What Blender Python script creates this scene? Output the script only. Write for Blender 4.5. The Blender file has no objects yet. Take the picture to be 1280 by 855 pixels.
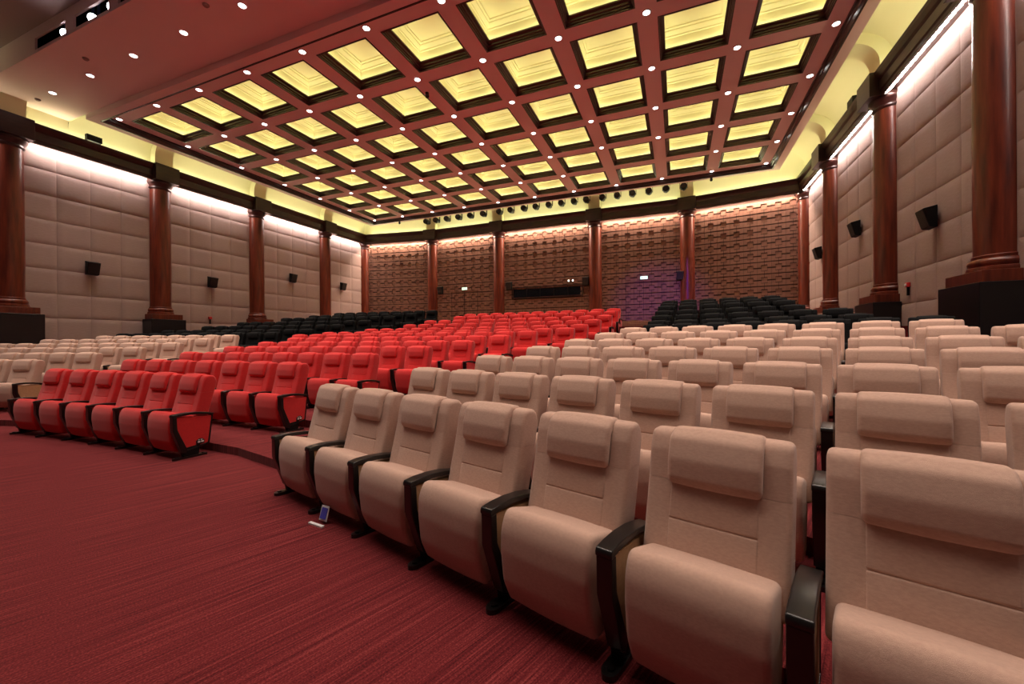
import bpy, bmesh, math, random
from mathutils import Vector, Matrix
random.seed(7)
S = bpy.context.scene
COL = S.collection
CAMZ = 1.4

# ---------------------------------------------------------------- camera
cd = bpy.data.cameras.new('camera')
cam = bpy.data.objects.new('camera', cd); COL.objects.link(cam)
cd.sensor_width = 36.0
cd.lens = 36.0 * 511.55 / 1280.0
cd.shift_y = -0.93 / 1280.0
cd.clip_start = 0.02; cd.clip_end = 200
cam.matrix_world = (Matrix.Translation((0, 0, CAMZ)) @ Matrix.Rotation(0.3838, 4, 'Z')
                    @ Matrix.Rotation(math.pi / 2, 4, 'X') @ Matrix.Rotation(-0.0066, 4, 'Z'))
S.camera = cam

# ---------------------------------------------------------------- world, exposure
W = bpy.data.worlds.new('world'); S.world = W; W.use_nodes = True
W.node_tree.nodes['Background'].inputs[0].default_value = (0.9, 0.6, 0.55, 1)
W.node_tree.nodes['Background'].inputs[1].default_value = 0.03
S.view_settings.view_transform = 'Standard'
S.view_settings.look = 'None'
S.view_settings.gamma = 1.0
S.view_settings.use_curve_mapping = False
S.view_settings.exposure = 0.08
SPOT_W = 500.0        # ceiling downlights
APRON_W = 380.0       # downlights over the stage apron
WASH_B = 480.0         # closer, narrower strip over the relief wall
WASH = 72.0           # LED wall washers under the cornice
COVE = 19.0            # LED strip on top of the cornice
COFFER = 9.5          # LED strip inside each coffer

# ---------------------------------------------------------------- room measures
XC = -7.45
XL, XR = -20.61, 5.71
ZG = 9.56             # coffered grid plane
ZB = 9.37             # border of the slab
ZCB, ZCT = 8.25, 8.90 # cornice bottom / top
GX0, GY0, GS, GSY = -18.74, 8.46, 2.26, 2.2535
NI, NJ = 10, 6
COLY = [6.34, 10.66, 15.0, 19.52]
PLAN_R = [(XR, 2.0), (XR, 23.1)]
PLAN_B = [(XR, 23.1), (XC + 7.99, 23.95), (XC + 3.05, 23.95), (XC - 3.05, 23.95), (XC - 7.99, 23.95), (XL, 23.1)]
PLAN_L = [(XL, 23.1), (XL, 2.0)]
PLAN = PLAN_R + PLAN_B[1:] + PLAN_L[1:]

# ---------------------------------------------------------------- materials
def nt(name):
    m = bpy.data.materials.new(name); m.use_nodes = True
    n = m.node_tree.nodes; l = m.node_tree.links
    return m, n, l, n['Principled BSDF']

def mat(name, col, rough=0.6, col2=None, scale=8.0, stretch=(1, 1, 1), rot=0.0, bump=0.0, bscale=None,
        coat=0.0, sheen=0.0, metal=0.0, spec=0.5, detail=4.0, lo=0.35, hi=0.65):
    m, n, l, p = nt(name)
    p.inputs['Base Color'].default_value = (*col, 1)
    p.inputs['Roughness'].default_value = rough
    p.inputs['Metallic'].default_value = metal
    p.inputs['Specular IOR Level'].default_value = spec
    p.inputs['Coat Weight'].default_value = coat
    p.inputs['Coat Roughness'].default_value = 0.12
    p.inputs['Sheen Weight'].default_value = sheen
    p.inputs['Sheen Roughness'].default_value = 0.5
    if col2 or bump:
        tc = n.new('ShaderNodeTexCoord'); mp = n.new('ShaderNodeMapping')
        mp.inputs['Scale'].default_value = stretch
        mp.inputs['Rotation'].default_value = (0, 0, rot)
        l.new(tc.outputs['Object'], mp.inputs['Vector'])
        no = n.new('ShaderNodeTexNoise'); no.inputs['Scale'].default_value = scale
        no.inputs['Detail'].default_value = detail
        l.new(mp.outputs['Vector'], no.inputs['Vector'])
        if col2:
            r = n.new('ShaderNodeValToRGB')
            r.color_ramp.elements[0].position = lo; r.color_ramp.elements[1].position = hi
            r.color_ramp.elements[0].color = (*col2, 1); r.color_ramp.elements[1].color = (*col, 1)
            l.new(no.outputs['Fac'], r.inputs['Fac']); l.new(r.outputs['Color'], p.inputs['Base Color'])
        if bump:
            src = no
            if bscale:
                src = n.new('ShaderNodeTexNoise'); src.inputs['Scale'].default_value = bscale
                src.inputs['Detail'].default_value = 2
                l.new(mp.outputs['Vector'], src.inputs['Vector'])
            b = n.new('ShaderNodeBump'); b.inputs['Strength'].default_value = bump
            b.inputs['Distance'].default_value = 0.01
            l.new(src.outputs['Fac'], b.inputs['Height']); l.new(b.outputs['Normal'], p.inputs['Normal'])
    return m

def emis(name, col, strength):
    m, n, l, p = nt(name)
    p.inputs['Base Color'].default_value = (*col, 1)
    p.inputs['Emission Color'].default_value = (*col, 1)
    p.inputs['Emission Strength'].default_value = strength
    return m

M = {}
M['beige'] = mat('beige_fabric', (0.56, 0.365, 0.285), 0.85, (0.50, 0.32, 0.25), 60, (1, 1, 2.5), bump=0.25, bscale=420, sheen=0.25, spec=0.2)
M['beige_side'] = mat('tan_side_panel', (0.50, 0.31, 0.17), 0.8, (0.44, 0.27, 0.145), 40, bump=0.15, bscale=300, spec=0.2)
M['red'] = mat('red_fabric', (0.62, 0.022, 0.022), 0.85, (0.54, 0.018, 0.02), 60, (1, 1, 2.5), bump=0.25, bscale=420, sheen=0.2, spec=0.2)
M['black_fabric'] = mat('black_fabric', (0.004, 0.004, 0.0045), 0.8, (0.0025, 0.0025, 0.003), 50, bump=0.2, bscale=300, spec=0.12)
M['black'] = mat('black_lacquer', (0.008, 0.007, 0.007), 0.28, spec=0.5)
M['black_matt'] = mat('black_matt_metal', (0.005, 0.005, 0.005), 0.5, spec=0.2)
M['wood'] = mat('red_brown_polished_wood', (0.17, 0.030, 0.012), 0.32, (0.06, 0.010, 0.005), 2.2, (5, 5, 0.45), coat=0.08, spec=0.35, detail=6, lo=0.3, hi=0.75)
M['wood_dark'] = mat('dark_stained_wood', (0.036, 0.010, 0.006), 0.38, (0.020, 0.006, 0.0035), 3, (1, 1, 4), coat=0.1, detail=5)
M['wood_trim'] = mat('dark_mahogany_moulding', (0.040, 0.010, 0.007), 0.33, (0.020, 0.005, 0.004), 3, (1, 1, 3), coat=0.2)
M['black_stone'] = mat('black_polished_plinth', (0.006, 0.006, 0.007), 0.3, spec=0.4)
M['panel'] = mat('mauve_beige_wall_fabric', (0.38, 0.28, 0.255), 0.9, (0.325, 0.235, 0.212), 7, (1, 1, 14), bump=0.2, bscale=60, spec=0.15)
M['tile'] = mat('salmon_stone_relief', (0.20, 0.098, 0.068), 0.75, (0.15, 0.072, 0.050), 3, bump=0.1, spec=0.25)
M['tile_back'] = mat('dark_joint', (0.03, 0.012, 0.009), 0.9)
M['cream'] = mat('cream_plaster', (0.74, 0.71, 0.46), 0.8)
M['coffer'] = mat('yellow_cream_coffer_paint', (0.82, 0.76, 0.48), 0.7)
M['paint'] = mat('pale_rose_ceiling_paint', (0.80, 0.60, 0.585), 0.7)
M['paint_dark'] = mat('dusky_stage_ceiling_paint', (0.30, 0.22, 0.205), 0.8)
M['white'] = mat('white_enamel', (0.75, 0.75, 0.73), 0.4)
M['speaker'] = mat('black_speaker_grille', (0.006, 0.006, 0.006), 0.6, bump=0.3, bscale=200)
M['glass'] = mat('dark_window_glass', (0.006, 0.007, 0.010), 0.08, spec=0.6)
M['alarm'] = mat('red_alarm_plastic', (0.55, 0.02, 0.02), 0.4)
M['pale'] = mat('pale_print', (0.75, 0.75, 0.75), 0.6)
M['card_blue'] = mat('blue_card_print', (0.06, 0.06, 0.42), 0.4)
M['landing'] = mat('tan_landing_boards', (0.30, 0.15, 0.10), 0.5, (0.24, 0.11, 0.075), 3, (8, 1, 1))
M['metal'] = mat('brushed_step_trim', (0.45, 0.30, 0.22), 0.35, metal=0.6)
M['metal_blue'] = mat('blued_steel', (0.10, 0.16, 0.32), 0.3, metal=0.7)  # plain blue metal colour of the lamp yokes
M['lens'] = emis('downlight_lens', (1.0, 0.95, 0.92), 14.0)
M['wash'] = emis('wall_wash_led', (1.0, 0.86, 0.80), WASH)
M['wash_back'] = emis('back_wall_wash_led', (1.0, 0.76, 0.58), WASH_B)
M['cove'] = emis('cove_led', (1.0, 0.95, 0.58), COVE)
M['coffer_led'] = emis('coffer_led', (1.0, 0.945, 0.58), COFFER)
M['par'] = emis('stage_lamp_lens', (0.93, 0.96, 1.0), 40.0)
M['exit'] = emis('exit_sign_face', (0.55, 0.95, 0.75), 1.6)
M['dot'] = emis('indicator_lamp', (1.0, 0.95, 0.9), 4.0)

def carpet():
    m, n, l, p = nt('striped_red_carpet')
    tc = n.new('ShaderNodeTexCoord'); mp = n.new('ShaderNodeMapping')
    mp.inputs['Rotation'].default_value = (0, 0, math.radians(20))
    l.new(tc.outputs['Object'], mp.inputs['Vector'])
    def noise(sx, sy, sc, det):
        m2 = n.new('ShaderNodeMapping'); m2.inputs['Scale'].default_value = (sx, sy, 1)
        l.new(mp.outputs['Vector'], m2.inputs['Vector'])
        t = n.new('ShaderNodeTexNoise'); t.inputs['Scale'].default_value = sc; t.inputs['Detail'].default_value = det
        l.new(m2.outputs['Vector'], t.inputs['Vector']); return t
    a = noise(38, 0.30, 2.0, 4); b = noise(110, 1.0, 2.0, 2); c = noise(60, 60, 2.0, 1)
    mx = n.new('ShaderNodeMix'); mx.data_type = 'FLOAT'; mx.inputs[0].default_value = 0.5
    l.new(a.outputs['Fac'], mx.inputs[2]); l.new(b.outputs['Fac'], mx.inputs[3])
    m3 = n.new('ShaderNodeMix'); m3.data_type = 'FLOAT'; m3.inputs[0].default_value = 0.3
    l.new(mx.outputs[0], m3.inputs[2]); l.new(c.outputs['Fac'], m3.inputs[3])
    r = n.new('ShaderNodeValToRGB'); e = r.color_ramp.elements
    e[0].position = 0.36; e[0].color = (0.045, 0.005, 0.007, 1)
    e[1].position = 0.64; e[1].color = (0.26, 0.043, 0.043, 1)
    k = r.color_ramp.elements.new(0.5); k.color = (0.125, 0.013, 0.016, 1)
    l.new(m3.outputs[0], r.inputs['Fac']); l.new(r.outputs['Color'], p.inputs['Base Color'])
    p.inputs['Roughness'].default_value = 0.95; p.inputs['Specular IOR Level'].default_value = 0.1
    p.inputs['Sheen Weight'].default_value = 0.05
    bp = n.new('ShaderNodeBump'); bp.inputs['Strength'].default_value = 0.4; bp.inputs['Distance'].default_value = 0.01
    l.new(m3.outputs[0], bp.inputs['Height']); l.new(bp.outputs['Normal'], p.inputs['Normal'])
    return m
M['carpet'] = carpet()

# ---------------------------------------------------------------- mesh helpers
class MB:
    def __init__(s): s.v = []; s.f = []; s.m = []; s.mi = 0
    def add(s, vs, fs):
        o = len(s.v); s.v += [tuple(v) for v in vs]
        for f in fs: s.f.append([o + i for i in f]); s.m.append(s.mi)
        return s
    def box(s, x0, x1, y0, y1, z0, z1):
        return s.add([(x0,y0,z0),(x1,y0,z0),(x1,y1,z0),(x0,y1,z0),(x0,y0,z1),(x1,y0,z1),(x1,y1,z1),(x0,y1,z1)],
                     [(0,3,2,1),(4,5,6,7),(0,1,5,4),(1,2,6,5),(2,3,7,6),(3,0,4,7)])
    def prism(s, poly, x0, x1):            # poly of (y, z), extruded along x
        n = len(poly)
        return s.add([(x0, y, z) for y, z in poly] + [(x1, y, z) for y, z in poly],
                     [list(range(n))[::-1], list(range(n, 2*n))] + [(i, (i+1) % n, n+(i+1) % n, n+i) for i in range(n)])
    def prismz(s, poly, z0, z1):           # poly of (x, y)
        n = len(poly)
        return s.add([(x, y, z0) for x, y in poly] + [(x, y, z1) for x, y in poly],
                     [list(range(n))[::-1], list(range(n, 2*n))] + [(i, (i+1) % n, n+(i+1) % n, n+i) for i in range(n)])
    def lathe(s, prof, seg=24, c=(0, 0), a0=0.0, a1=2*math.pi):
        full = abs(a1 - a0 - 2*math.pi) < 1e-6
        k = seg if full else seg + 1; vs = []
        for i in range(k):
            a = a0 + (a1 - a0) * i / seg
            for r, z in prof: vs.append((c[0] + r*math.cos(a), c[1] + r*math.sin(a), z))
        p = len(prof); fs = []
        for i in range(seg):
            j = (i + 1) % k
            for q in range(p - 1): fs.append((i*p+q, j*p+q, j*p+q+1, i*p+q+1))
        s.add(vs, fs)
        return s
    def cyl(s, p0, p1, r, seg=12, r1=None):
        p0 = Vector(p0); p1 = Vector(p1); d = (p1 - p0).normalized()
        a = d.orthogonal().normalized(); b = d.cross(a); r1 = r if r1 is None else r1
        vs = []
        for (p, rr) in ((p0, r), (p1, r1)):
            for i in range(seg):
                t = 2*math.pi*i/seg; vs.append(p + (a*math.cos(t) + b*math.sin(t))*rr)
        return s.add(vs, [(i, (i+1) % seg, seg+(i+1) % seg, seg+i) for i in range(seg)] + [list(range(seg))[::-1], list(range(seg, 2*seg))])
    def mesh(s, name, mats, smooth=False, angle=None):
        me = bpy.data.meshes.new(name); me.from_pydata(s.v, [], s.f)
        for m in (mats if isinstance(mats, (list, tuple)) else [mats]): me.materials.append(m)
        for p, mi in zip(me.polygons, s.m): p.material_index = mi; p.use_smooth = smooth
        bm = bmesh.new(); bm.from_mesh(me); bmesh.ops.recalc_face_normals(bm, faces=bm.faces); bm.to_mesh(me); bm.free()
        if smooth and angle: me.set_sharp_from_angle(angle=math.radians(angle))
        me.update(); return me
    def obj(s, name, mats, parent=None, smooth=False, angle=None, loc=None, rz=0):
        return link(name, s.mesh(name, mats, smooth, angle), parent, loc, rz)

def link(name, data, parent=None, loc=None, rz=0):
    o = bpy.data.objects.new(name, data); COL.objects.link(o)
    if parent: o.parent = parent
    if loc: o.location = loc
    if rz: o.rotation_euler.z = rz
    return o

def tag(o, label=None, cat=None, group=None, kind=None):
    if label: o['label'] = label
    if cat: o['category'] = cat
    if group: o['group'] = group
    if kind: o['kind'] = kind
    return o

def bevel_mesh(me, off, seg=2, angle=30):
    bm = bmesh.new(); bm.from_mesh(me)
    es = [e for e in bm.edges if len(e.link_faces) == 2 and e.calc_face_angle() > math.radians(angle)]
    bmesh.ops.bevel(bm, geom=es, offset=off, segments=seg, profile=0.5, affect='EDGES', clamp_overlap=True)
    for f in bm.faces: f.smooth = True
    bm.to_mesh(me); bm.free()
    # face-weighted normals: big faces stay flat, the rounded edges carry the turn
    vn = [Vector((0, 0, 0)) for _ in me.vertices]
    for p in me.polygons:
        for vi in p.vertices: vn[vi] += p.normal * p.area
    me.normals_split_custom_set_from_vertices([tuple(v.normalized()) if v.length > 0 else (0, 0, 1) for v in vn])
    return me

def round_poly(pts, seg=4):
    """pts: (y, z, radius) -> polyline with rounded corners"""
    out = []; n = len(pts)
    for i in range(n):
        p = Vector(pts[i][:2]); a = Vector(pts[i-1][:2]); b = Vector(pts[(i+1) % n][:2]); r = pts[i][2]
        if r <= 0: out.append(p); continue
        u = (a - p).normalized(); w = (b - p).normalized()
        ang = math.acos(max(-1, min(1, u.dot(w))))
        t = min(r / math.tan(ang/2), 0.48*(a-p).length, 0.48*(b-p).length)
        q0 = p + u*t; q1 = p + w*t
        for k in range(seg + 1):
            s = k/seg; out.append(q0*(1-s)**2 + p*2*s*(1-s) + q1*s*s)
    return out

def cushion(pts, w, r, bulge=0.0, seg=4, edge=4, inner=4, seam=None):
    """upholstered shape: side profile (y, z, radius) swept across x with rounded sides"""
    prof = round_poly(pts, seg); n = len(prof)
    area = sum(prof[i].x*prof[(i+1) % n].y - prof[(i+1) % n].x*prof[i].y for i in range(n))
    sg = 1 if area > 0 else -1
    nor = []
    for i in range(n):
        d = (prof[(i+1) % n] - prof[i-1]).normalized(); nor.append(Vector((d.y, -d.x))*sg)
        if seam is not None and abs(prof[i].y - seam) < .003:   # pieces meet here: round sideways only
            mid = sum(p.x for p in prof)/n; nor[-1] = Vector((-1 if prof[i].x < mid else 1, 0))
    st = []
    for k in range(edge + 1):
        th = math.pi/2*(1 - k/edge); st.append((-(w - r) - r*math.sin(th), r*(1 - math.cos(th))))
    for k in range(1, inner): st.append((-(w - r) + 2*(w - r)*k/inner, 0.0))
    st += [(-x, i) for x, i in st[:edge+1][::-1]]
    mb = MB(); vs = []
    for x, ins in st:
        bl = bulge*(1 - (x/w)**2)
        for p, q in zip(prof, nor):
            c = p - q*(ins - bl); vs.append((x, c.x, c.y))
    fs = []
    for a in range(len(st) - 1):
        for i in range(n): fs.append((a*n+i, a*n+(i+1) % n, (a+1)*n+(i+1) % n, (a+1)*n+i))
    fs.append(list(range(n))); fs.append([(len(st)-1)*n + i for i in range(n)])
    return mb.add(vs, fs)

def sweep(plan, prof, closed_prof=False, reverse=False):
    """profile (inset, z) swept along a plan polyline; inset is measured to the room side"""
    mb = MB(); n = len(plan); vs = []; cen = Vector((XC, 12))
    for i in range(n):
        p = Vector(plan[i])
        ds = []
        full = PLAN
        j = min(range(len(full)), key=lambda k: (Vector(full[k]) - p).length)
        on = (Vector(full[j]) - p).length < 1e-6
        nb = []
        if on:
            if j > 0: nb.append((p - Vector(full[j-1])).normalized())
            if j < len(full)-1: nb.append((Vector(full[j+1]) - p).normalized())
        else:
            if i > 0: nb.append((p - Vector(plan[i-1])).normalized())
            if i < n-1: nb.append((Vector(plan[i+1]) - p).normalized())
        ns = [Vector((-d.y, d.x)) for d in nb]
        ns = [q if q.dot(cen - p) > 0 else -q for q in ns]
        if len(ns) == 2:
            m = (ns[0] + ns[1]).normalized(); m = m / max(0.3, m.dot(ns[0]))
        else: m = ns[0]
        for ins, z in prof: vs.append((p.x + m.x*ins, p.y + m.y*ins, z))
    k = len(prof); fs = []
    rng = k if closed_prof else k - 1
    for i in range(n-1):
        for q in range(rng): fs.append((i*k+q, (i+1)*k+q, (i+1)*k+(q+1) % k, i*k+(q+1) % k))
    if closed_prof: fs.append(list(range(k))); fs.append([(n-1)*k+q for q in range(k)])
    return mb.add(vs, fs)

def copy_tree(o, parent=None):
    c = o.copy(); COL.objects.link(c); c.parent = parent
    for ch in o.children: copy_tree(ch, c)
    return c

# ================================================================ SEATING PLAN
FZ = {1:0,2:.10,3:.21,4:.32,5:.43,6:.555,7:.68,8:.78,9:.92,10:1.12,11:1.33,12:1.56,13:1.74,14:1.93}
RC, RY, RR, RP, RS = -7.471, -24.507, 27.562, 1.186, 0.682     # red arcs
BCX, BCY, BR, BP, BS = -39.17, -120.526, 128.259, 1.102, 0.657 # beige arcs
BA0 = {1:.285,2:.2852,3:.2853,4:.2858,5:.2861,6:.2864,7:.2868}
def red_pos(k, a): R = RR + RP*(k-1); return (RC + R*math.sin(a), RY + R*math.cos(a), -a)
def beige_pos(k, j):
    R = BR + BP*(k-1); a = BA0[k] + j*BS/R; return (BCX + R*math.sin(a), BCY + R*math.cos(a), -a)
RED_R = {1:-5.9,2:-5.58,3:-5.2,4:-4.85,5:-4.5,6:-4.1,7:-3.8,8:-3.05,9:-2.9,10:-2.7,11:-2.5,12:-2.42,13:-2.5}
RED_N = {1:6,2:7,3:8,4:9,5:10,6:11,7:13,8:14,9:13,10:12,11:12,12:11,13:11}
BG_N = {1:8,2:8,3:9,4:9,5:9,6:9,7:8}
BG_NL = {1:2,2:3,3:6,4:8,5:9,6:9,7:8}
def black_row(k, side):
    t = (k - 8)/6.0
    if side > 0: x0, lim, ang = -0.6 + 0.3*t, 3.9 - .9*min(1, 1.4*t), .27 - .15*t
    else: x0, lim, ang = -13.2 + 2.2*t, -19.3 + 2.7*t, .27 - .15*t
    y0 = 9.85 + 1.12*(k-8)
    n = int(abs(lim - x0)/(0.66*math.cos(ang))) + 1
    return [(x0 + side*0.66*math.cos(ang)*j, y0 - 0.66*math.sin(ang)*j, -side*ang) for j in range(n)]

# ================================================================ STRUCTURE
floor = tag(MB().box(-23, 8, -7, 27, -0.3, 0.0).obj('floor', M['carpet']), kind='structure')

def edge_line(k):
    """front edge of tier k as plan points, from right to left"""
    D = 0.70; pts = []
    def off(p): x, y, r = p; return (x + math.sin(r)*D*1.0, y - math.cos(r)*D)
    if k <= 7: rt = [beige_pos(k, j) for j in (10, 6, 3, -0.6)]
    else:
        b = black_row(k, 1); d = (b[1][0]-b[0][0], b[1][1]-b[0][1])
        rt = [(b[0][0]+d[0]*j, b[0][1]+d[1]*j, b[0][2]) for j in (9, 6, 3, -0.6)]
    pts += [off(p) for p in rt]
    if k <= 13:
        R = RR + RP*(k-1); aR = math.asin((RED_R[k]-RC)/R); aL = aR - (RED_N[k]-1)*RS/R
        pts += [off(red_pos(k, aR + .02 + (aL - aR - .04)*i/6)) for i in range(7)]
    if k <= 7:
        lt = [(2*XC - p[0], p[1], -p[2]) for p in [beige_pos(k, j) for j in (-0.6, 3, 6, 10)]]
    else:
        b = black_row(k, -1); d = (b[1][0]-b[0][0], b[1][1]-b[0][1])
        lt = [(b[0][0]+d[0]*j, b[0][1]+d[1]*j, b[0][2]) for j in (-0.6, 3, 6, 9)]
    pts += [off(p) for p in lt]
    # run on to the side walls
    def ext(a, b, X): t = (X - a[0])/(b[0]-a[0]); return (X, a[1] + t*(b[1]-a[1]))
    pts = [p for p in pts if XL + .3 < p[0] < XR - .3]
    pts = [ext(pts[1], pts[0], XR + .3)] + pts + [ext(pts[-2], pts[-1], XL - .3)]
    out = [pts[0]]
    for p in pts[1:]:
        if p[0] < out[-1][0] - .05: out.append(p)
    return out

def tier(pts, z0, z1, name='floor_step'):
    mb = MB(); n = len(pts)
    poly = pts + [(pts[-1][0], 26.0), (pts[0][0], 26.0)]
    vs = []
    for x, y in pts: vs += [(x, y, z0), (x, y, z1), (x, 26.0, z1)]
    fs = []
    for i in range(n-1):
        a = 3*i; b = 3*i+3
        fs += [(a, b, b+1, a+1), (a+1, b+1, b+2, a+2)]
    mb.add(vs, fs); return mb.obj(name, M['carpet'], floor)
for k in range(2, 15): tier(edge_line(k), -0.1, FZ[k])
P15 = [(XR+.3, 18.2), (XC, 18.55), (XL-.3, 18.2)]
for o in (tier(P15, 0, 2.11), tier([(x, y+.5) for x, y in P15], 0, 2.28)): o.data.materials[0] = M['landing']
# pale nosing on the last two steps of the aisle between the red and black seats
for yy, zz in ((18.5, 2.11), (19.0, 2.28)):
    MB().box(-1.9, -0.9, yy-.33, yy-.26, zz+.001, zz+.012).obj('step_nosing', M['metal'], floor)

# ---- walls
def wall(name, plan, mt):
    return tag(sweep(plan, [(0, 0), (0, ZCT + .02)]).obj(name, mt), kind='structure')
wall_right = wall('wall_right', PLAN_R, M['panel'])
wall_left = wall('wall_left', PLAN_L, M['panel'])
wall_back = wall('wall_back', PLAN_B, M['tile_back'])

# ---- fabric panels on the side walls
def panel_mesh(w, h):
    N = 7; mb = MB(); vs = []
    ts = [0, .05, .2, .5, .8, .95, 1]
    for a in ts:
        for b in ts:
            e = min(1, min(a, 1-a)*w/.05)*1.0; g = min(1, min(b, 1-b)*h/.05)
            d =   .004 + .014*math.sqrt(e*g)*1.0 + .007*(1-(2*a-1)**2)*(1-(2*b-1)**2)
            vs.append(((a-.5)*(w-.006), d, (b-.5)*(h-.006)))
    fs = [(i*N+j, (i+1)*N+j, (i+1)*N+j+1, i*N+j+1) for i in range(N-1) for j in range(N-1)]
    mb.add(vs, fs)
    return mb.mesh('fabric_panel', M['panel'], smooth=True)
ZR = [1.465, 2.33, 3.197, 4.063, 4.93, 5.795, 6.66, 7.527, 8.27]
pm = {}
bays = [(2.02, 6.34), (6.34, 10.66), (10.66, 15.0), (15.0, 19.52), (19.52, 23.05)]
for side, root in ((1, wall_right), (-1, wall_left)):
    for bi, (y0, y1) in enumerate(bays):
        if bi == 0 and side > 0: continue
        n = 4 if bi < 4 else 3
        a0 = y0 + .25; a1 = y1 - (.42 if bi < 4 else .2)
        w = (a1 - a0)/n
        for i in range(n):
            if bi == 0 and i < 2: continue
            for r in range(len(ZR)-1):
                z0, z1 = ZR[r], ZR[r+1]
                if z1 < (.6 + .13*(y0-6)): continue
                key = (round(w, 3), round(z1-z0, 3))
                if key not in pm: pm[key] = panel_mesh(*key)
                y = a0 + (i+.5)*w
                # the face of the panel looks into the room
                o = link('fabric_panel', pm[key], root, ((XR if side > 0 else XL), y, (z0+z1)/2), math.pi/2 if side > 0 else -math.pi/2)

# ---- carved relief tiles on the back wall
T = 0.60
def tile_mb(mb, xf):
    g = .030; gx = .009; c = .125; dq, dc = .085, .050; h = T/2
    def blk(poly, d):
        n = len(poly)
        vs = [xf(x, 0.0, z) for x, z in poly] + [xf(x, d, z) for x, z in poly]
        mb.add(vs, [list(range(n, 2*n))] + [(i, (i+1) % n, n+(i+1) % n, n+i) for i in range(n)])
    for sx in (-1, 1):
        for sz in (-1, 1):
            L = [(gx, c+g), (c+gx, c+g), (c+gx, g), (h-gx/2, g), (h-gx/2, h-g*.8), (gx, h-g*.8)]
            blk([(x*sx, z*sz) for x, z in L], dq)
    blk([(-c, -c), (c, -c), (c, c), (-c, c)], dc)
tm = MB(); tile_mb(tm, lambda x, d, z: (x, -d, z))
tile_me = tm.mesh('relief_tile', M['tile'])
spots = []
for (p, q) in zip(PLAN_B[:-1], PLAN_B[1:]):
    p = Vector(p); q = Vector(q); L = (q - p).length; d = (q - p)/L
    n = Vector((-d.y, d.x)); n = n if n.dot(Vector((XC, 12)) - p) > 0 else -n
    m = int(round((L - .5)/T)); w = (L - .5)/m
    for i in range(m):
        c = p + d*(.25 + w*(i+.5))
        for r in range(10):
            z = 8.22 - T*(r+.5)
            if z < 2.3: continue
            s = (c - p).dot(d)
            # leave the projection windows free
            if abs(c.x - XC) < 2.25 and 4.02 < z < 4.75: continue
            spots.append((c, z, math.atan2(-n.x, n.y) + math.pi, w/T))
spots.sort(key=lambda s: s[0].length + 0.3*abs(s[1]-6))
for c, z, rz, sx in spots[:300]:
    o = link('relief_tile', tile_me, wall_back, (c.x, c.y, z), rz); o.scale = (sx, 1, 1)
rest = MB()
for c, z, rz, sx in spots[300:]:
    ca, sa = math.cos(rz), math.sin(rz)
    tile_mb(rest, lambda x, d, zz: (c.x + ca*x*sx - sa*(-d), c.y + sa*x*sx + ca*(-d), z + zz))
if rest.v: tag(rest.obj('relief_tiles', M['tile'], wall_back), kind='stuff')

# ---- cornice (entablature) with the light strips
CP = [(0, ZCB+.12), (.30, ZCB+.12), (.30, ZCB), (.36, ZCB), (.37, ZCB+.10), (.40, ZCB+.14), (.40, ZCB+.40), (.45, ZCB+.46), (.50, ZCB+.56), (.52, ZCT), (.44, ZCT), (.44, ZCT-.08), (0, ZCT-.08)]
for nme, plan in (('trim_1', PLAN_R), ('trim_2', PLAN_B), ('trim_3', PLAN_L)):
    tr = tag(sweep(plan, CP, True).obj(nme, M['wood_dark']), kind='structure')
    sm = MB()
    for (p, q) in zip(plan[:-1], plan[1:]):
        p = Vector(p); q = Vector(q); L = (q - p).length; d = (q - p)/L
        nn = Vector((-d.y, d.x)); nn = nn if nn.dot(Vector((XC, 12)) - p) > 0 else -nn
        m = int((L - .5)/.24)
        for i in range(m):
            a = p + d*(.25 + .24*i + .04); b = a + d*.18
            i0, i1, dz = (.15, .27, .055) if nme != 'trim_2' else (.19, .25, .0)
            sm.add([(*(a + nn*i0), ZCB+.10), (*(b + nn*i0), ZCB+.10), (*(b + nn*i1), ZCB+.10-dz), (*(a + nn*i1), ZCB+.10-dz)], [(0, 1, 2, 3)])
    sm.obj('light_strip', M['wash_back' if nme == 'trim_2' else 'wash'], tr)
    cv = sweep(plan, [(.10, ZCT-.06), (.22, ZCT-.06)]).obj('cove_light_strip', M['cove'], tr)

# ---- cove vault above the cornice
vp = [(0, ZCT-.1), (0, 9.25)]
for i in range(1, 9):
    a = math.pi/2*i/8; vp.append((.95*(1-math.cos(a)), 9.25 + .95*math.sin(a)))
vp.append((2.2, 10.2))
CV_R = [(XR, 7.82), (XR, 23.1)]; CV_L = [(XL, 23.1), (XL, 7.82)]
for nme, plan in (('ceiling_cove_right', CV_R), ('ceiling_cove_back', PLAN_B), ('ceiling_cove_left', CV_L)):
    tag(sweep(plan, vp).obj(nme, M['cream'], smooth=True, angle=40), kind='structure')
for nme, x in (('wall_upper_left', XL), ('wall_upper_right', XR)):
    tag(MB().add([(x, 2.0, ZCT-.1), (x, 7.82, ZCT-.1), (x, 7.82, ZG), (x, 2.0, ZG)], [(0, 1, 2, 3)]).obj(nme, M['cream']), kind='structure')

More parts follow.
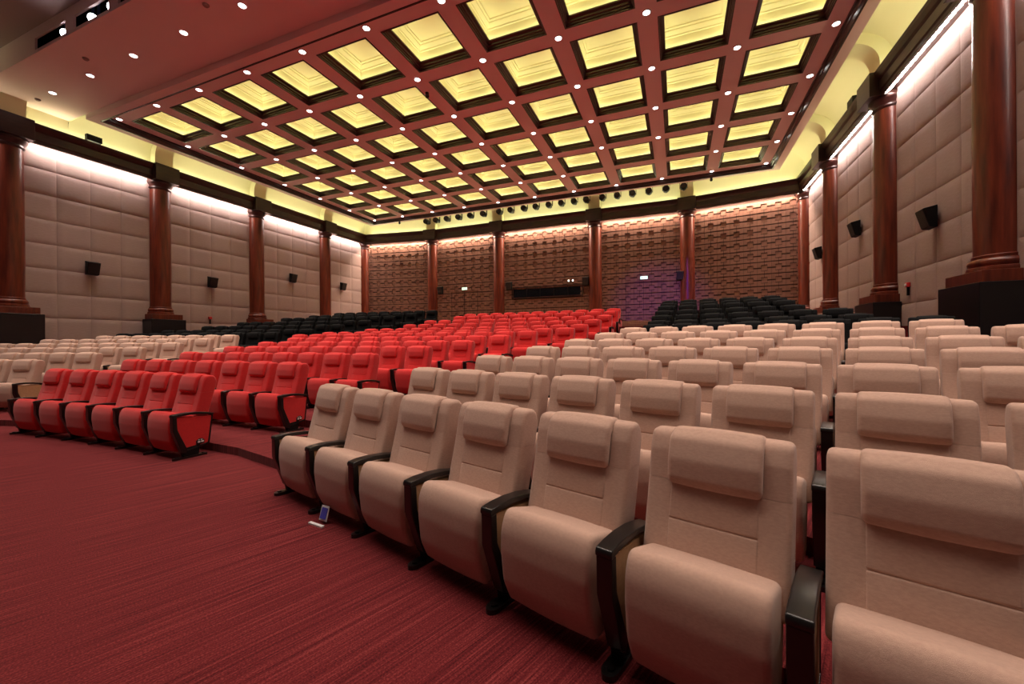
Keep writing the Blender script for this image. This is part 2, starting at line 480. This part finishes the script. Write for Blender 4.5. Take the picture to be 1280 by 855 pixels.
# ---- coffered ceiling slab
HX = 11.48                                     # half width of the recessed grid
gx0, gx1, gy0, gy1 = XC-HX, XC+HX, 8.22, 22.16
bx0, bx1, by0, by1 = XC-11.95, XC+11.95, 7.82, 22.5
CO = .86
ceil = MB()
xs = [gx0]; ys = [gy0]
for i in range(NI): c = GX0 + GS*(i+.5); xs += [c-CO, c+CO]
for j in range(NJ): c = GY0 + GSY*(j+.5); ys += [c-CO, c+CO]
xs.append(gx1); ys.append(gy1)
for i in range(len(xs)-1):
    for j in range(len(ys)-1):
        if i % 2 and j % 2: continue
        ceil.add([(xs[i], ys[j], ZG), (xs[i], ys[j+1], ZG), (xs[i+1], ys[j+1], ZG), (xs[i+1], ys[j], ZG)], [(0, 1, 2, 3)])
ceiling = tag(ceil.obj('ceiling', M['paint']), kind='structure')
def ring(mb, rects):
    """rects: (x0,x1,y0,y1,z) successive rectangles joined by faces"""
    vs = []; fs = []
    for x0, x1, y0, y1, z in rects: vs += [(x0,y0,z),(x1,y0,z),(x1,y1,z),(x0,y1,z)]
    for k in range(len(rects)-1):
        for i in range(4): j = (i+1) % 4; fs.append((4*k+i, 4*k+j, 4*k+4+j, 4*k+4+i))
    mb.add(vs, fs); return mb
def R4(d, z): return (gx0-d, gx1+d, gy0-d*.8, gy1+d*.8, z)
ring(MB(), [R4(0, ZG), R4(0, ZG-.05), R4(.04, ZG-.05), R4(.05, ZG-.10), R4(.09, ZG-.12), R4(.12, ZB-.012), R4(.17, ZB-.014), R4(.18, ZB)]).obj('wood_fascia', M['wood_trim'], ceiling)
ring(MB(), [R4(.12, ZB), (bx0, bx1, by0, by1, ZB), (bx0, bx1, by0, by1, 10.2)]).obj('ceiling_border', M['paint'], ceiling)

# coffers
def sq(h, z): return (-h, h, -h, h, z)
fr_me = ring(MB(), [sq(CO+.022, 0), sq(CO+.022, -.014), sq(CO-.012, -.016), sq(CO-.012, .03), sq(CO-.035, .035), sq(CO-.035, .075), sq(CO-.07, .09), sq(CO-.07, .14), sq(CO-.10, .155), sq(CO-.13, .17), sq(CO-.13, .21), sq(CO, .21)]).mesh('coffer_frame', M['wood_trim'])
pan = ring(MB(), [sq(CO, .20), sq(CO, .56), sq(CO-.02, .58), sq(CO-.02, .62), sq(CO-.10, .70), sq(CO-.10, .73), sq(CO-.15, .75), sq(CO-.15, .78), sq(CO-.22, .79)])
pan.add([(-CO+.22, -CO+.22, .79), (CO-.22, -CO+.22, .79), (CO-.22, CO-.22, .79), (-CO+.22, CO-.22, .79)], [(0, 3, 2, 1)])
pan_me = pan.mesh('coffer_panel', M['coffer'])
led_me = ring(MB(), [sq(CO-.03, .225), sq(CO-.085, .225)]).mesh('coffer_light_strip', M['coffer_led'])
for i in range(NI):
    for j in range(NJ):
        c = (GX0 + GS*(i+.5), GY0 + GSY*(j+.5), ZG)
        f = link('coffer_frame', fr_me, ceiling, c)
        link('coffer_panel', pan_me, f); link('coffer_light_strip', led_me, f)

# soffit in front of the slab and the stage lighting bridge
SY = 5.7
sof = tag(MB().add([(XL-.1, SY, ZG), (XR+.1, SY, ZG), (XR+.1, by0, ZG), (XL-.1, by0, ZG)], [(0, 1, 2, 3)]).obj('ceiling_soffit', M['paint']), kind='structure')
MB().box(XL-.1, XR+.1, by0, by0+.04, ZG, 10.2).obj('soffit_back_face', M['cream'], sof)
# face of the bridge with openings
ZF = ZG + .72
SW, SG = 1.64, .41
ops = [(-16.64 + (SW+SG)*i, -16.64 + (SW+SG)*i + SW) for i in range(9)]
fb = MB(); xs = [XL-.1] + [v for o in ops for v in o] + [XR+.1]
for i in range(len(xs)-1):
    if i % 2 == 0: fb.box(xs[i], xs[i+1], SY-.05, SY, ZG, ZF)
    else:
        fb.box(xs[i], xs[i+1], SY-.05, SY, ZG, ZG+.09); fb.box(xs[i], xs[i+1], SY-.05, SY, ZG+.43, ZF)
bridge = tag(fb.obj('wall_lighting_bridge', M['paint']), kind='structure')
tag(MB().box(XL-.1, XR+.1, -6, SY, ZF, ZF+.1).obj('ceiling_stage', M['paint_dark']), kind='structure')
a, b = ops[0][0]-.3, ops[-1][1]+.3
MB().add([(a, SY+.01, ZG+.02), (b, SY+.01, ZG+.02), (b, SY+1.2, ZG+.02), (a, SY+1.2, ZG+.02), (a, SY+.01, ZF+.9), (b, SY+.01, ZF+.9), (b, SY+1.2, ZF+.9), (a, SY+1.2, ZF+.9)],
         [(0, 1, 2, 3), (4, 5, 6, 7), (2, 3, 7, 6), (1, 2, 6, 5), (3, 0, 4, 7)]).obj('bridge_void_lining', M['black_matt'], bridge)  # black box added to shut out background light, so the slots stay dark

# ---- projection window and doors in the back wall
win = tag(MB().box(-9.55, -5.1, 23.80, 23.94, 4.06, 4.12).box(-9.55, -5.1, 23.80, 23.94, 4.70, 4.76)
          .box(-9.55, -9.49, 23.80, 23.94, 4.12, 4.70).box(-5.16, -5.1, 23.80, 23.94, 4.12, 4.70).obj('window_1', M['wood_dark']), kind='structure')
for i in range(5):
    w = (9.49-5.16)/5; a = -9.49 + w*i
    MB().box(a+.015, a+w-.015, 23.87, 23.89, 4.12, 4.70).obj('window_pane', M['glass'], win)
    if i: MB().box(a-.015, a+.015, 23.83, 23.92, 4.12, 4.70).obj('window_mullion', M['black_matt'], win)
MB().box(-9.5, -5.1, 23.925, 23.945, 4.0, 4.8).obj('window_backing', M['black_matt'], win)
for n, xc in ((1, -13.0), (2, -1.72)):
    dr = tag(MB().box(xc-.98, xc+.98, 23.83, 23.885, 4.70, 4.73).obj('door_%d' % n, M['tile']), kind='structure')
    for dx in (-.96, 0, .96):
        MB().box(xc+dx-.007, xc+dx+.007, 23.845, 23.87, 2.29, 4.70).obj('door_seam', M['tile_back'], dr)

# ================================================================ COLUMNS
shaft_prof = [(.375, 2.92), (.378, 4.6), (.372, 6.5), (.355, 7.98)]
base_prof = [(0.36, 2.98), (.40, 2.95), (.395, 2.90), (.44, 2.87), (.46, 2.82), (.44, 2.77), (.43, 2.75), (.47, 2.73), (.48, 2.68), (.47, 2.64)]
cap_prof = [(.355, 7.94), (.40, 7.98), (.40, 8.02), (.37, 8.05), (.38, 8.10), (.44, 8.16), (.47, 8.21), (.47, 8.26)]
sh_me = MB().lathe(shaft_prof, 40).mesh('column_shaft', M['wood'], smooth=True)
ba = MB().lathe(base_prof, 40)
ba_me = ba.mesh('column_base', M['wood'], smooth=True, angle=50)
ca_me = MB().lathe(cap_prof, 40).mesh('column_capital', M['wood_trim'], smooth=True, angle=50)
wb_me = bevel_mesh(MB().box(-.56, .56, -.56, .56, 2.42, 2.645).mesh('column_foot_block', M['wood']), .01)
bl_me = bevel_mesh(MB().box(-.44, .44, -.62, .2, 8.25, 8.93).mesh('entablature_block', M['wood_dark']), .008)
pl_me = bevel_mesh(MB().box(-.64, .64, -.64, .64, 0.0, 2.42).mesh('column_plinth', M['black_stone']), .012)
rp = [(0, 8.93), (.40, 8.93), (.40, 9.2)]
# curved rib over the column, springing from the block to the slab
def rib_mesh():
    w = .33; outer = [(.0, 8.9), (.0, 9.25)]; inner = [(.34, 8.9), (.34, 9.25)]
    for i in range(1, 9):
        a = math.pi/2*i/8
        outer.append((.95*(1-math.cos(a)), 9.25 + .95*math.sin(a)))
        inner.append((.34 + .66*(1-math.cos(a)), 9.25 + .66*math.sin(a)))
    outer.append((1.7, 10.2)); inner.append((1.7, 9.91))
    n = len(outer); mb = MB(); vs = []
    for x in (-w, w):
        for p in outer: vs.append((x, -p[0], p[1]))
        for p in inner: vs.append((x, -p[0], p[1]))
    fs = []
    for i in range(n-1):
        fs += [(n+i, n+i+1, 3*n+i+1, 3*n+i), (i, i+1, n+i+1, n+i), (2*n+i, 2*n+i+1, 3*n+i+1, 3*n+i)]
    return mb.add(vs, fs).mesh('vault_rib', M['cream'], smooth=True, angle=40)
rib_me = rib_mesh()
cols = []
ordw = ['first', 'second', 'third', 'fourth', 'fifth', 'sixth', 'seventh', 'eighth', 'ninth', 'tenth', 'eleventh', 'twelfth', 'thirteenth', 'fourteenth']
for side, X, rz in ((1, XR, -math.pi/2), (-1, XL, math.pi/2)):
    wn = 'wall with the red alarm' if side > 0 else 'fabric wall opposite the red alarm'
    for i, y in enumerate(COLY):
        if side > 0 and i == 0: continue
        cols.append((X, y, rz, 'polished red-brown column, %s before the back corner, on the %s' % (ordw[len(COLY)-1-i], wn)))
for (x, y), rz, lb in zip(PLAN_B, (math.radians(-52), math.radians(-5), 0, 0, math.radians(5), math.radians(52)),
        ('polished red-brown column in the back corner next to the alarm-side wall',
         'polished red-brown column between the back exit door and the corner bay, alarm side',
         'polished red-brown column beside the projection window, near the alarm-side exit door',
         'polished red-brown column beside the projection window, away from the alarm-side door',
         'polished red-brown column between exit door and corner bay, away from the alarm',
         'polished red-brown column in the back corner opposite the alarm-side wall')):
    cols.append((x, y, rz, lb))
def floor_at(x, y):
    z = 0.0
    for k in range(2, 15):
        e = edge_line_cache[k]
        for a, b in zip(e[:-1], e[1:]):
            if b[0] <= x <= a[0]:
                t = (x - a[0])/(b[0]-a[0])
                if y >= a[1] + t*(b[1]-a[1]): z = FZ[k]
                break
    if y > 18.5: z = 2.28
    return z
edge_line_cache = {k: edge_line(k) for k in range(2, 15)}
for x, y, rz, lb in cols:
    r = link('half_column', None, None, (x, y, 0), rz); tag(r, lb, 'column', 'wooden half columns along the walls')
    r.empty_display_size = .3
    link('column_shaft', sh_me, r); link('column_base', ba_me, r); link('column_capital', ca_me, r)
    corner = abs(y - 23.1) < .01
    link('foot_block', wb_me, r)
    if not corner:
        link('entablature_block', bl_me, r); link('vault_rib', rib_me, r)
    else:
        MB().lathe([(.40, 8.24), (.52, 8.27), (.52, 8.92), (.0, 8.93)], 24).obj('entablature_block', M['wood_dark'], r)
    if y < 18: link('black_plinth', pl_me, r)

# ================================================================ CHAIRS
YS = 1.0
def chair_meshes(fab, side, nm):
    d = {}
    sh = lambda P: [(a - .05, b, c) for a, b, c in P]
    lo = sh([(.285, .36, .02), (.335, .55, .25), (.3905, .763, 0), (.393, .7735, 0), (.553, .7735, 0), (.5505, .763, 0), (.515, .62, .3), (.44, .36, .02)])
    up = sh([(.393, .7745, 0), (.395, .785, 0), (.417, .90, .1), (.448, .985, .05), (.555, .985, .06), (.585, .90, .1), (.556, .785, 0), (.553, .7745, 0)])
    d['backrest'] = cushion(lo, .280, .024, .004, 5, seam=.774).mesh(nm+'_backrest', fab, smooth=True, angle=50)
    d['shoulder_panel'] = cushion(up, .280, .024, .004, 5, seam=.774).mesh(nm+'_shoulder', fab, smooth=True, angle=50)
    d['headrest'] = cushion(sh([(.372, .768, .018), (.357, .80, .04), (.364, .88, .12), (.395, .968, .05), (.450, 1.002, .04), (.53, .997, .03), (.50, .95, .02), (.44, .93, .03), (.41, .80, .03), (.40, .768, .018)]), .183, .022, .006, 4).mesh(nm+'_headrest', fab, smooth=True)
    # two slightly proud pads that meet in the seam across the back
    def pad(z0, z1):
        fx = lambda z: .285 + (z-.36)*.263 if z < .55 else .335 + (z-.55)*.262
        return sh([(fx(z0)-.006, z0, .007), (fx(z0)+.03, z0, .0), (fx(z1)+.03, z1, 0), (fx(z1)-.006, z1, .007)])
    d['mid_pad'] = cushion(pad(.622, .776), .172, .008, .006, 3, 3).mesh(nm+'_mid_pad', fab, smooth=True, angle=60)
    d['lumbar_pad'] = cushion(pad(.42, .618), .172, .008, .006, 3, 3).mesh(nm+'_lumbar_pad', fab, smooth=True, angle=60)
    d['seat'] = cushion([(.048, .560, .06), (.006, .47, .2), (.002, .36, .25), (.020, .20, .2), (.075, .078, .045), (.25, .090, .03), (.33, .30, .05), (.335, .478, .03)], .252, .026, .008, 4).mesh(nm+'_seat', fab, smooth=True)
    # side panel inside the arm frame
    sp = MB().prism([(.034, .515), (.420, .482), (.378, .150), (.135, .105), (.045, .36)], -.026, .026).mesh(nm+'_side_panel', side)
    d['side_panel'] = bevel_mesh(sp, .006)
    return d
# armrest: curved cap, kinked front post, thin rim down the back
cap = [(-.012, .512), (-.014, .532), (-.006, .548), (.06, .556), (.16, .558), (.27, .549), (.37, .530), (.44, .512), (.443, .492), (.37, .502), (.27, .519), (.16, .526), (.05, .520)]
am = MB().prism(cap, -.038, .038); am_me = bevel_mesh(am.mesh('armrest', M['black']), .006, 2, 35)
pm_ = MB().prism([(-.008, .515), (.036, .515), (.042, .365), (.148, .105), (.13, .065), (.085, .085), (-.005, .352)], -.036, .036)
po_me = bevel_mesh(pm_.mesh('arm_post', M['black']), .006, 2, 30)
rm = MB().prism([(.417, .495), (.437, .495), (.393, .135), (.13, .085), (.13, .107), (.376, .153)], -.03, .03)
rim_me = bevel_mesh(rm.mesh('arm_rim', M['black']), .003, 1, 35)
lg = MB().prism([(.085, .13), (.29, .15), (.27, .02), (.11, .02)], -.028, .028)
lg_me = bevel_mesh(lg.mesh('leg', M['black_matt']), .006)
ft = MB()
fp = [(-.036, .045), (-.036, .36), (.036, .36), (.036, .045)] + [(.036*math.cos(a), .045-.036*math.sin(a)*1.3) for a in [math.pi*i/8 for i in range(1, 8)]]
ft.prismz(fp, 0, .026)
ft.cyl((0, .045, .026), (0, .045, .036), .018, 12); ft.cyl((0, .33, .026), (0, .33, .034), .016, 10)
ft_me = ft.mesh('foot', M['black']); 
pq = MB(); pq.mi = 0
pq.prism([(.24, .135), (.33, .155), (.335, .19), (.31, .215), (.27, .215), (.24, .19)], .027, .031)
pq.mi = 1
for (a, b, c, e) in ((.262, .278, .195, .205), (.290, .310, .195, .205), (.258, .285, .165, .185), (.295, .325, .168, .186)):
    pq.box(.0311, .0320, a, b, c, e)
pq_me = pq.mesh('number_plate', [M['black'], M['pale']])

def build_chair(name, ms, right_end=False, plate=None):
    """root Empty at the foot front; the seat looks along -y; armrest on its -x side"""
    r = bpy.data.objects.new(name, None); COL.objects.link(r); r.empty_display_size = .2
    b = link('backrest', ms['backrest'], r)
    for p in ('shoulder_panel', 'headrest', 'mid_pad', 'lumbar_pad'): link(p, ms[p], b)
    link('seat', ms['seat'], r)
    sides = [-.329] + ([.329] if right_end else [])
    for s in sides:
        a = link('armrest', am_me, r, (s, 0, 0))
        link('arm_post', po_me, a); link('arm_rim', rim_me, a); link('side_panel', ms['side_panel'], a)
        if plate == ('L' if s < 0 else 'R'):
            p = link('number_plate', pq_me, a, None, 0)
            if s < 0: p.scale = (-1, 1, 1)
        l = link('leg', lg_me, r, (s, 0, 0)); link('foot', ft_me, l)
    return r

def joined(ms, mats, right_end):
    """one mesh for the seats too far away to show their parts"""
    mb = MB(); idx = {}
    def put(me, dx, mi):
        o = len(mb.v); mb.v += [(v.co.x+dx, v.co.y, v.co.z) for v in me.vertices]
        for p in me.polygons: mb.f.append([o+i for i in p.vertices]); mb.m.append(mi)
    for k in ('backrest', 'shoulder_panel', 'headrest', 'seat'): put(ms[k], 0, 0)
    for s in [-.329] + ([.329] if right_end else []):
        put(am_me, s, 1); put(po_me, s, 1); put(rim_me, s, 1); put(ms['side_panel'], s, 0); put(lg_me, s, 1); put(ft_me, s, 1)
    return mb.mesh('far_seat', mats, smooth=True, angle=60)

BM = chair_meshes(M['beige'], M['beige_side'], 'beige')
RM = chair_meshes(M['red'], M['red'], 'red')
KM = chair_meshes(M['black_fabric'], M['black_fabric'], 'black')
protos = {}
def chair(kind, name, ms, right_end, plate):
    key = (kind, right_end, plate)
    if key not in protos:
        protos[key] = build_chair(name, ms, right_end, plate); return protos[key]
    return copy_tree(protos[key])

def put(o, p, z, label, cat, group):
    o.location = (p[0], p[1], z); o.rotation_euler = (0, 0, p[2]); tag(o, label, cat, group); return o

def rw(k, n): return 'front' if k == 1 else ('back' if k == n else ordw[k-1])
def sw(j): return 'at the aisle' if j == 0 else '%s from the aisle' % ordw[j]
# beige block on the blue card's side: the armrest on the aisle side is the chair's own
for k, n in BG_N.items():
    for j in range(n):
        o = chair('b', 'beige_armchair', BM, j == n-1, 'L' if j == 0 else None)
        put(o, beige_pos(k, j), FZ[k], 'beige armchair, %s, %s row of the beige block with the blue card' % (sw(j), rw(k, 7)), 'chair', 'beige armchairs behind the blue card')
for k, n in BG_NL.items():
    for j in range(n):
        x, y, r = beige_pos(k, j); p = (2*XC - x, y, -r)
        o = chair('b', 'beige_armchair', BM, j == 0, 'R' if j == 0 else None)
        put(o, p, FZ[k], 'beige armchair, %s, %s row of the beige block lacking the blue card' % (sw(j), rw(k, 7)), 'chair', 'beige armchairs across the red block')
far = {}
for k, n in RED_N.items():
    R = RR + RP*(k-1); aR = math.asin((RED_R[k]-RC)/R)
    for j in range(n):                       # j counts from the aisle next to the blue card
        p = red_pos(k, aR - j*RS/R)
        lb = 'red seat, %s near the blue card, %s row of the red block' % (sw(j), rw(k, 13))
        if k <= 9:
            o = chair('r', 'red_theatre_seat', RM, j == 0, 'R' if j == 0 else ('L' if j == n-1 else None))
        else:
            key = ('r', j == 0)
            if key not in far: far[key] = joined(RM, [M['red'], M['black']], j == 0)
            o = link('red_theatre_seat', far[key])
        put(o, p, FZ[k], lb, 'chair', 'red theatre seats in the centre block')
for side in (1, -1):
    for k in range(8, 15):
        row = black_row(k, side); n = len(row)
        for j, p in enumerate(row):
            e = (j == n-1) if side > 0 else (j == 0)
            key = ('k', e)
            if key not in far: far[key] = joined(KM, [M['black_fabric'], M['black']], e)
            o = link('black_theatre_seat', far[key])
            lb = 'black seat, %s, %s black row behind the beige block %s' % (sw(j), rw(k-7, 7), 'with blue card' if side > 0 else 'lacking card')
            put(o, p, FZ[k], lb, 'chair', 'black theatre seats on the raised rear tiers')

# ================================================================ LIGHT FITTINGS
ring_me = MB().lathe([(.078, -.004), (.084, -.016), (.106, -.014), (.110, 0)], 20).mesh('trim_ring', M['white'], smooth=True, angle=50)
lens_mb = MB(); lens_mb.add([((.079)*math.cos(2*math.pi*i/20), .079*math.sin(2*math.pi*i/20), -.010) for i in range(20)], [list(range(20))[::-1]])
lens_me = lens_mb.mesh('lens', M['lens'])
lamp_d = bpy.data.lights.new('downlight_lamp', 'SPOT')
lamp_d.energy = SPOT_W; lamp_d.color = (1.0, 0.83, 0.70); lamp_d.spot_size = math.radians(74); lamp_d.spot_blend = 1.0
lamp_d.shadow_soft_size = 0.08
lamp_a = lamp_d.copy(); lamp_a.name = 'apron_lamp'; lamp_a.energy = APRON_W; lamp_a.spot_size = math.radians(110)
def downlight(x, y, z, label, group, ld=lamp_d):
    r = bpy.data.objects.new('recessed_downlight', None); COL.objects.link(r); r.location = (x, y, z); r.empty_display_size = .1
    tag(r, label, 'light', group)
    link('trim_ring', ring_me, r); link('lens', lens_me, r)
    link('lamp', ld, r, (0, 0, -.03))
for i in range(NI+1):
    for j in range(NJ+1):
        if (i, j) in ((7, 5), (8, 5)): continue
        downlight(GX0 + GS*i, GY0 + GSY*j, ZG, 'round white downlight glowing at a crossing of the coffered ceiling ribs', 'downlights between the coffers')
for i in range(NI+1):
    downlight(GX0 + GS*i, 6.75, ZG, 'round white downlight in the plain smooth strip beside the lighting slots', 'downlights in the plain ceiling strip')

for i in range(2, NI+3):
    for y in (0.9, 3.5):
        downlight(GX0 + GS*(i-.5), y, ZF, 'round white downlight in the dusky ceiling over the stage apron', 'downlights over the apron', lamp_a)

# stage lamps behind the slots of the bridge
for i, (x, sw_) in enumerate(((-15.32, 0), (-13.95, 1), (-13.05, 2))):
    r = link('stage_spotlight', None, None, (x, SY+.13, ZG+.27))
    tag(r, ['white stage spotlight alone in its lighting slot with a blue-lit frame', 'white stage spotlight in the same slot as another, next to the divider', 'white stage spotlight in the same slot as another, beside the white post'][i], 'spotlight', 'stage lamps in the lighting slots')
    d = Vector((0.5, -.75, -.45)).normalized()
    MB().cyl(d*.12, d*-.22, .12, 16, .09).obj('lamp_housing', M['black_matt'], r, smooth=True, angle=40)
    e = MB().cyl(d*.121, d*.128, .105, 16).obj('lamp_lens', M['par'], r)
    MB().box(-.15, -.13, -.03, .03, -.05, .4).box(.13, .15, -.03, .03, -.05, .4).box(-.15, .15, -.02, .02, .38, .42).obj('yoke', M['metal_blue'], r)
# violet stage wash thrown on the back wall from the apron ceiling
r = link('violet_stage_light', None, None, (-1.0, 3.0, ZF-.25)); tag(r, 'violet stage projector hanging from the dusky ceiling over the apron', 'spotlight')
MB().cyl((0, .14, -.04), (0, -.2, .05), .11, 16, .09).obj('lamp_housing', M['black_matt'], r, smooth=True, angle=40)
MB().box(-.14, -.12, -.03, .03, -.03, .25).box(.12, .14, -.03, .03, -.03, .25).obj('yoke', M['black_matt'], r)
vl = bpy.data.lights.new('violet_beam', 'SPOT'); vl.energy = 10000; vl.color = (0.22, 0.08, 1.0); vl.spot_size = math.radians(17); vl.spot_blend = 1.0; vl.shadow_soft_size = .1
vo = link('lamp', vl, r, (0, .2, -.05))
vo.rotation_euler = (Vector((-0.9, 23.9, 3.0)) - Vector((-1.0, 3.2, ZF-.3))).to_track_quat('-Z', 'Y').to_euler()
# ================================================================ SPEAKERS AND SMALL THINGS
def speaker_meshes():
    b = MB().prism([(-.08, -.24), (-.22, -.22), (-.34, .22), (-.08, .28)], -.18, .18).mesh('speaker_cabinet', M['black_matt'])
    bevel_mesh(b, .012)
    g = MB().prism([(-.222, -.205), (-.236, -.20), (-.350, .20), (-.338, .205)], -.165, .165).mesh('speaker_grille', M['speaker'])
    k = MB().box(-.05, .05, -.10, .0, -.06, .06).mesh('speaker_bracket', M['black_matt'])
    return b, g, k
sb, sg_, sk = speaker_meshes()
def speaker(x, y, z, rz, label):
    r = link('wall_speaker', None, None, (x, y, z), rz); tag(r, label, 'speaker', 'black speakers on the walls')
    link('speaker_cabinet', sb, r); link('speaker_grille', sg_, r); link('mounting_bracket', sk, r)
BN = {1: 'second', 2: 'third', 3: 'fourth', 0: 'first'}
for i, (y, z) in enumerate(((8.4, 4.24), (12.7, 4.28), (17.1, 5.10), (20.9, 5.08))):
    speaker(XL, y, z, -math.pi/2*-1 if False else math.pi/2, 'black speaker on fabric wall opposite the red alarm, %s bay from the back corner' % ordw[3-i])
for i, (y, z) in enumerate(((12.7, 4.24), (17.0, 5.06), (20.9, 5.02))):
    speaker(XR, y, z, -math.pi/2, 'black speaker on the red alarm\'s wall, %s bay from the back corner' % ordw[2-i])
for x, lb in ((-14.76, 'black speaker on the back relief wall near the exit sign without the alarm side'),
              (-9.75, 'black speaker beside the projection window, on the end away from the alarm wall'),
              (-4.93, 'black speaker beside the projection window, on the end toward the alarm wall'),
              (0.16, 'black speaker on the back relief wall near the alarm-side exit sign')):
    speaker(x, 23.9, 4.85, 0, lb)

# projector-like round lamps hanging in the back cove
pj = MB().lathe([(0.0, -.30), (.16, -.30), (.17, -.26), (.17, -.05), (.12, .02), (.10, .20), (0.0, .22)], 18)
pj.v = [(x, z, y) for x, y, z in pj.v]
pj_me = pj.mesh('lamp_body', M['black_matt'], smooth=True, angle=40)
pj_l = MB().cyl((0, -.301, 0), (0, -.305, 0), .135, 16).mesh('lamp_glass', M['glass'])
pj_y = MB().box(-.19, -.17, -.05, .05, -.03, .40).box(.17, .19, -.05, .05, -.03, .40).box(-.19, .19, -.05, .05, .38, .42).cyl((0, 0, .4), (0, 0, .86), .02, 8).mesh('hanging_yoke', M['black_matt'])
PX = [-15.3+ .0, -14.55, -13.75, -12.9, -12.05, -11.15, -10.05, -9.3, -8.45, -7.7, -6.9, -6.15, -5.4, -4.7, -3.8, -3.0, -2.2, -1.35, -.5, .35]
for x in PX:
    r = link('round_cove_projector', None, None, (x, 23.1, 9.33)); tag(r, 'round black projector lamp hanging in the yellow cove above the back wall', 'projector', 'round projectors in the back cove')
    link('lamp_body', pj_me, r); link('lamp_glass', pj_l, r); link('hanging_yoke', pj_y, r)

# floodlights lying on the cornice
for x, y, lb in ((XL+.38, 8.36, 'small black floodlight on the cornice opposite the alarm wall'), (XR-.38, 16.43, 'small black floodlight on the cornice of the alarm wall')):
    r = link('cornice_floodlight', None, None, (x, y, ZCT), -math.pi/2 if x > 0 else math.pi/2); tag(r, lb, 'light')
    bevel_mesh(MB().box(-.22, .22, -.10, .06, .06, .28).obj('housing', M['black_matt'], r).data, .01)
    MB().box(-.2, -.18, -.03, .03, 0, .1).box(.18, .2, -.03, .03, 0, .1).obj('bracket', M['black_matt'], r)

# exit signs
for x, lb in ((-12.96, 'lit green exit sign on the back wall away from the alarm side'), (-1.69, 'lit green exit sign on the back wall on the alarm side')):
    r = link('exit_sign', None, None, (x, 23.86, 4.88)); tag(r, lb, 'sign')
    bevel_mesh(MB().box(-.20, .20, -.06, 0, -.09, .09).obj('sign_case', M['white'], r).data, .01)
    MB().box(-.18, .18, -.064, -.0605, -.07, .07).obj('sign_face', M['exit'], r)
    MB().box(-.14, -.07, -.067, -.0645, -.05, .05).box(-.03, .06, -.067, -.0645, -.02, .03).box(.09, .14, -.067, -.0645, -.04, .04).obj('sign_pictogram', M['white'], r)

# alarm call points and little fittings
r = link('fire_alarm', None, None, (XR-.03, 13.93, 2.82), -math.pi/2); tag(r, 'small red fire alarm on the fabric wall between two columns', 'alarm')
bevel_mesh(MB().box(-.075, .075, -.07, 0, -.06, .06).obj('alarm_case', M['alarm'], r).data, .012)
MB().cyl((0, -.07, 0), (0, -.09, 0), .035, 12).obj('alarm_button', M['white'], r); MB().box(-.02, .02, -.05, 0, -.28, -.06).obj('alarm_conduit', M['black_matt'], r)
r = link('fire_alarm', None, None, (XL+.03, 12.65, 2.6), math.pi/2); tag(r, 'dull red fire alarm on the fabric wall across the hall from the bright one', 'alarm')
bevel_mesh(MB().box(-.075, .075, -.07, 0, -.06, .06).obj('alarm_case', M['alarm'], r).data, .012)
MB().box(-.02, .02, -.05, 0, -.28, -.06).obj('alarm_conduit', M['black_matt'], r)
for x in (-5.97, -5.72):
    r = link('wall_indicator', None, None, (x, 23.88, 4.98)); tag(r, 'tiny white indicator light above the projection window', 'light', 'indicator lights above the projection window')
    MB().box(-.05, .05, -.03, 0, -.06, .06).obj('case', M['white'], r); MB().box(-.035, .035, -.036, -.031, -.04, .04).obj('lens', M['dot'], r)
# ceiling cameras
for x, y, z, lb in ((-7.55, 11.41, ZG, 'black camera hanging from a rib between coffers'), (-17.0, 22.35, ZB, 'small dark camera under the ceiling edge near the far fabric-wall corner'), (1.6, 22.35, ZB, 'small dark camera under the ceiling edge near the alarm-side corner')):
    r = link('ceiling_camera', None, None, (x, y, z)); tag(r, lb, 'camera')
    MB().cyl((0, 0, 0), (0, 0, -.05), .06, 12).obj('mount', M['black_matt'], r)
    MB().lathe([(0.0, -.17), (.05, -.16), (.07, -.12), (.065, -.08), (.05, -.04)], 14).obj('camera_dome', M['glass'], r, smooth=True)
# smoke detectors on the soffit
for x, y in ((-19.69, 6.74), (-15.62, 6.3), (-10.48, 6.4)):
    r = link('smoke_detector', None, None, (x, y, ZG)); tag(r, 'small smoke detector on the plain ceiling strip', 'detector', 'smoke detectors on the ceiling strip')
    MB().lathe([(.075, 0), (.075, -.02), (.05, -.05), (0, -.055)], 14).obj('detector_base', M['paint_dark'], r, smooth=True, angle=40)

# blue card propped at the foot of the beige front row
r = link('blue_card', None, None, (-2.555, 2.385, 0.0), math.radians(-8)); tag(r, 'small blue and white card standing on the carpet under the beige seats', 'card')
q = MB(); q.prism([(.0, .02), (.004, .02), (.034, .125), (.030, .125)], -.045, .045); q.obj('card_sheet', M['pale'], r)
q = MB(); q.prism([(.0012-.004, .036), (.002-.002, .036), (.0285-.002, .112), (.0275-.004, .112)], -.034, .034); q.obj('card_print', M['card_blue'], r)
MB().box(-.09, .07, -.06, -.035, 0, .012).obj('card_stand', M['pale'], r)
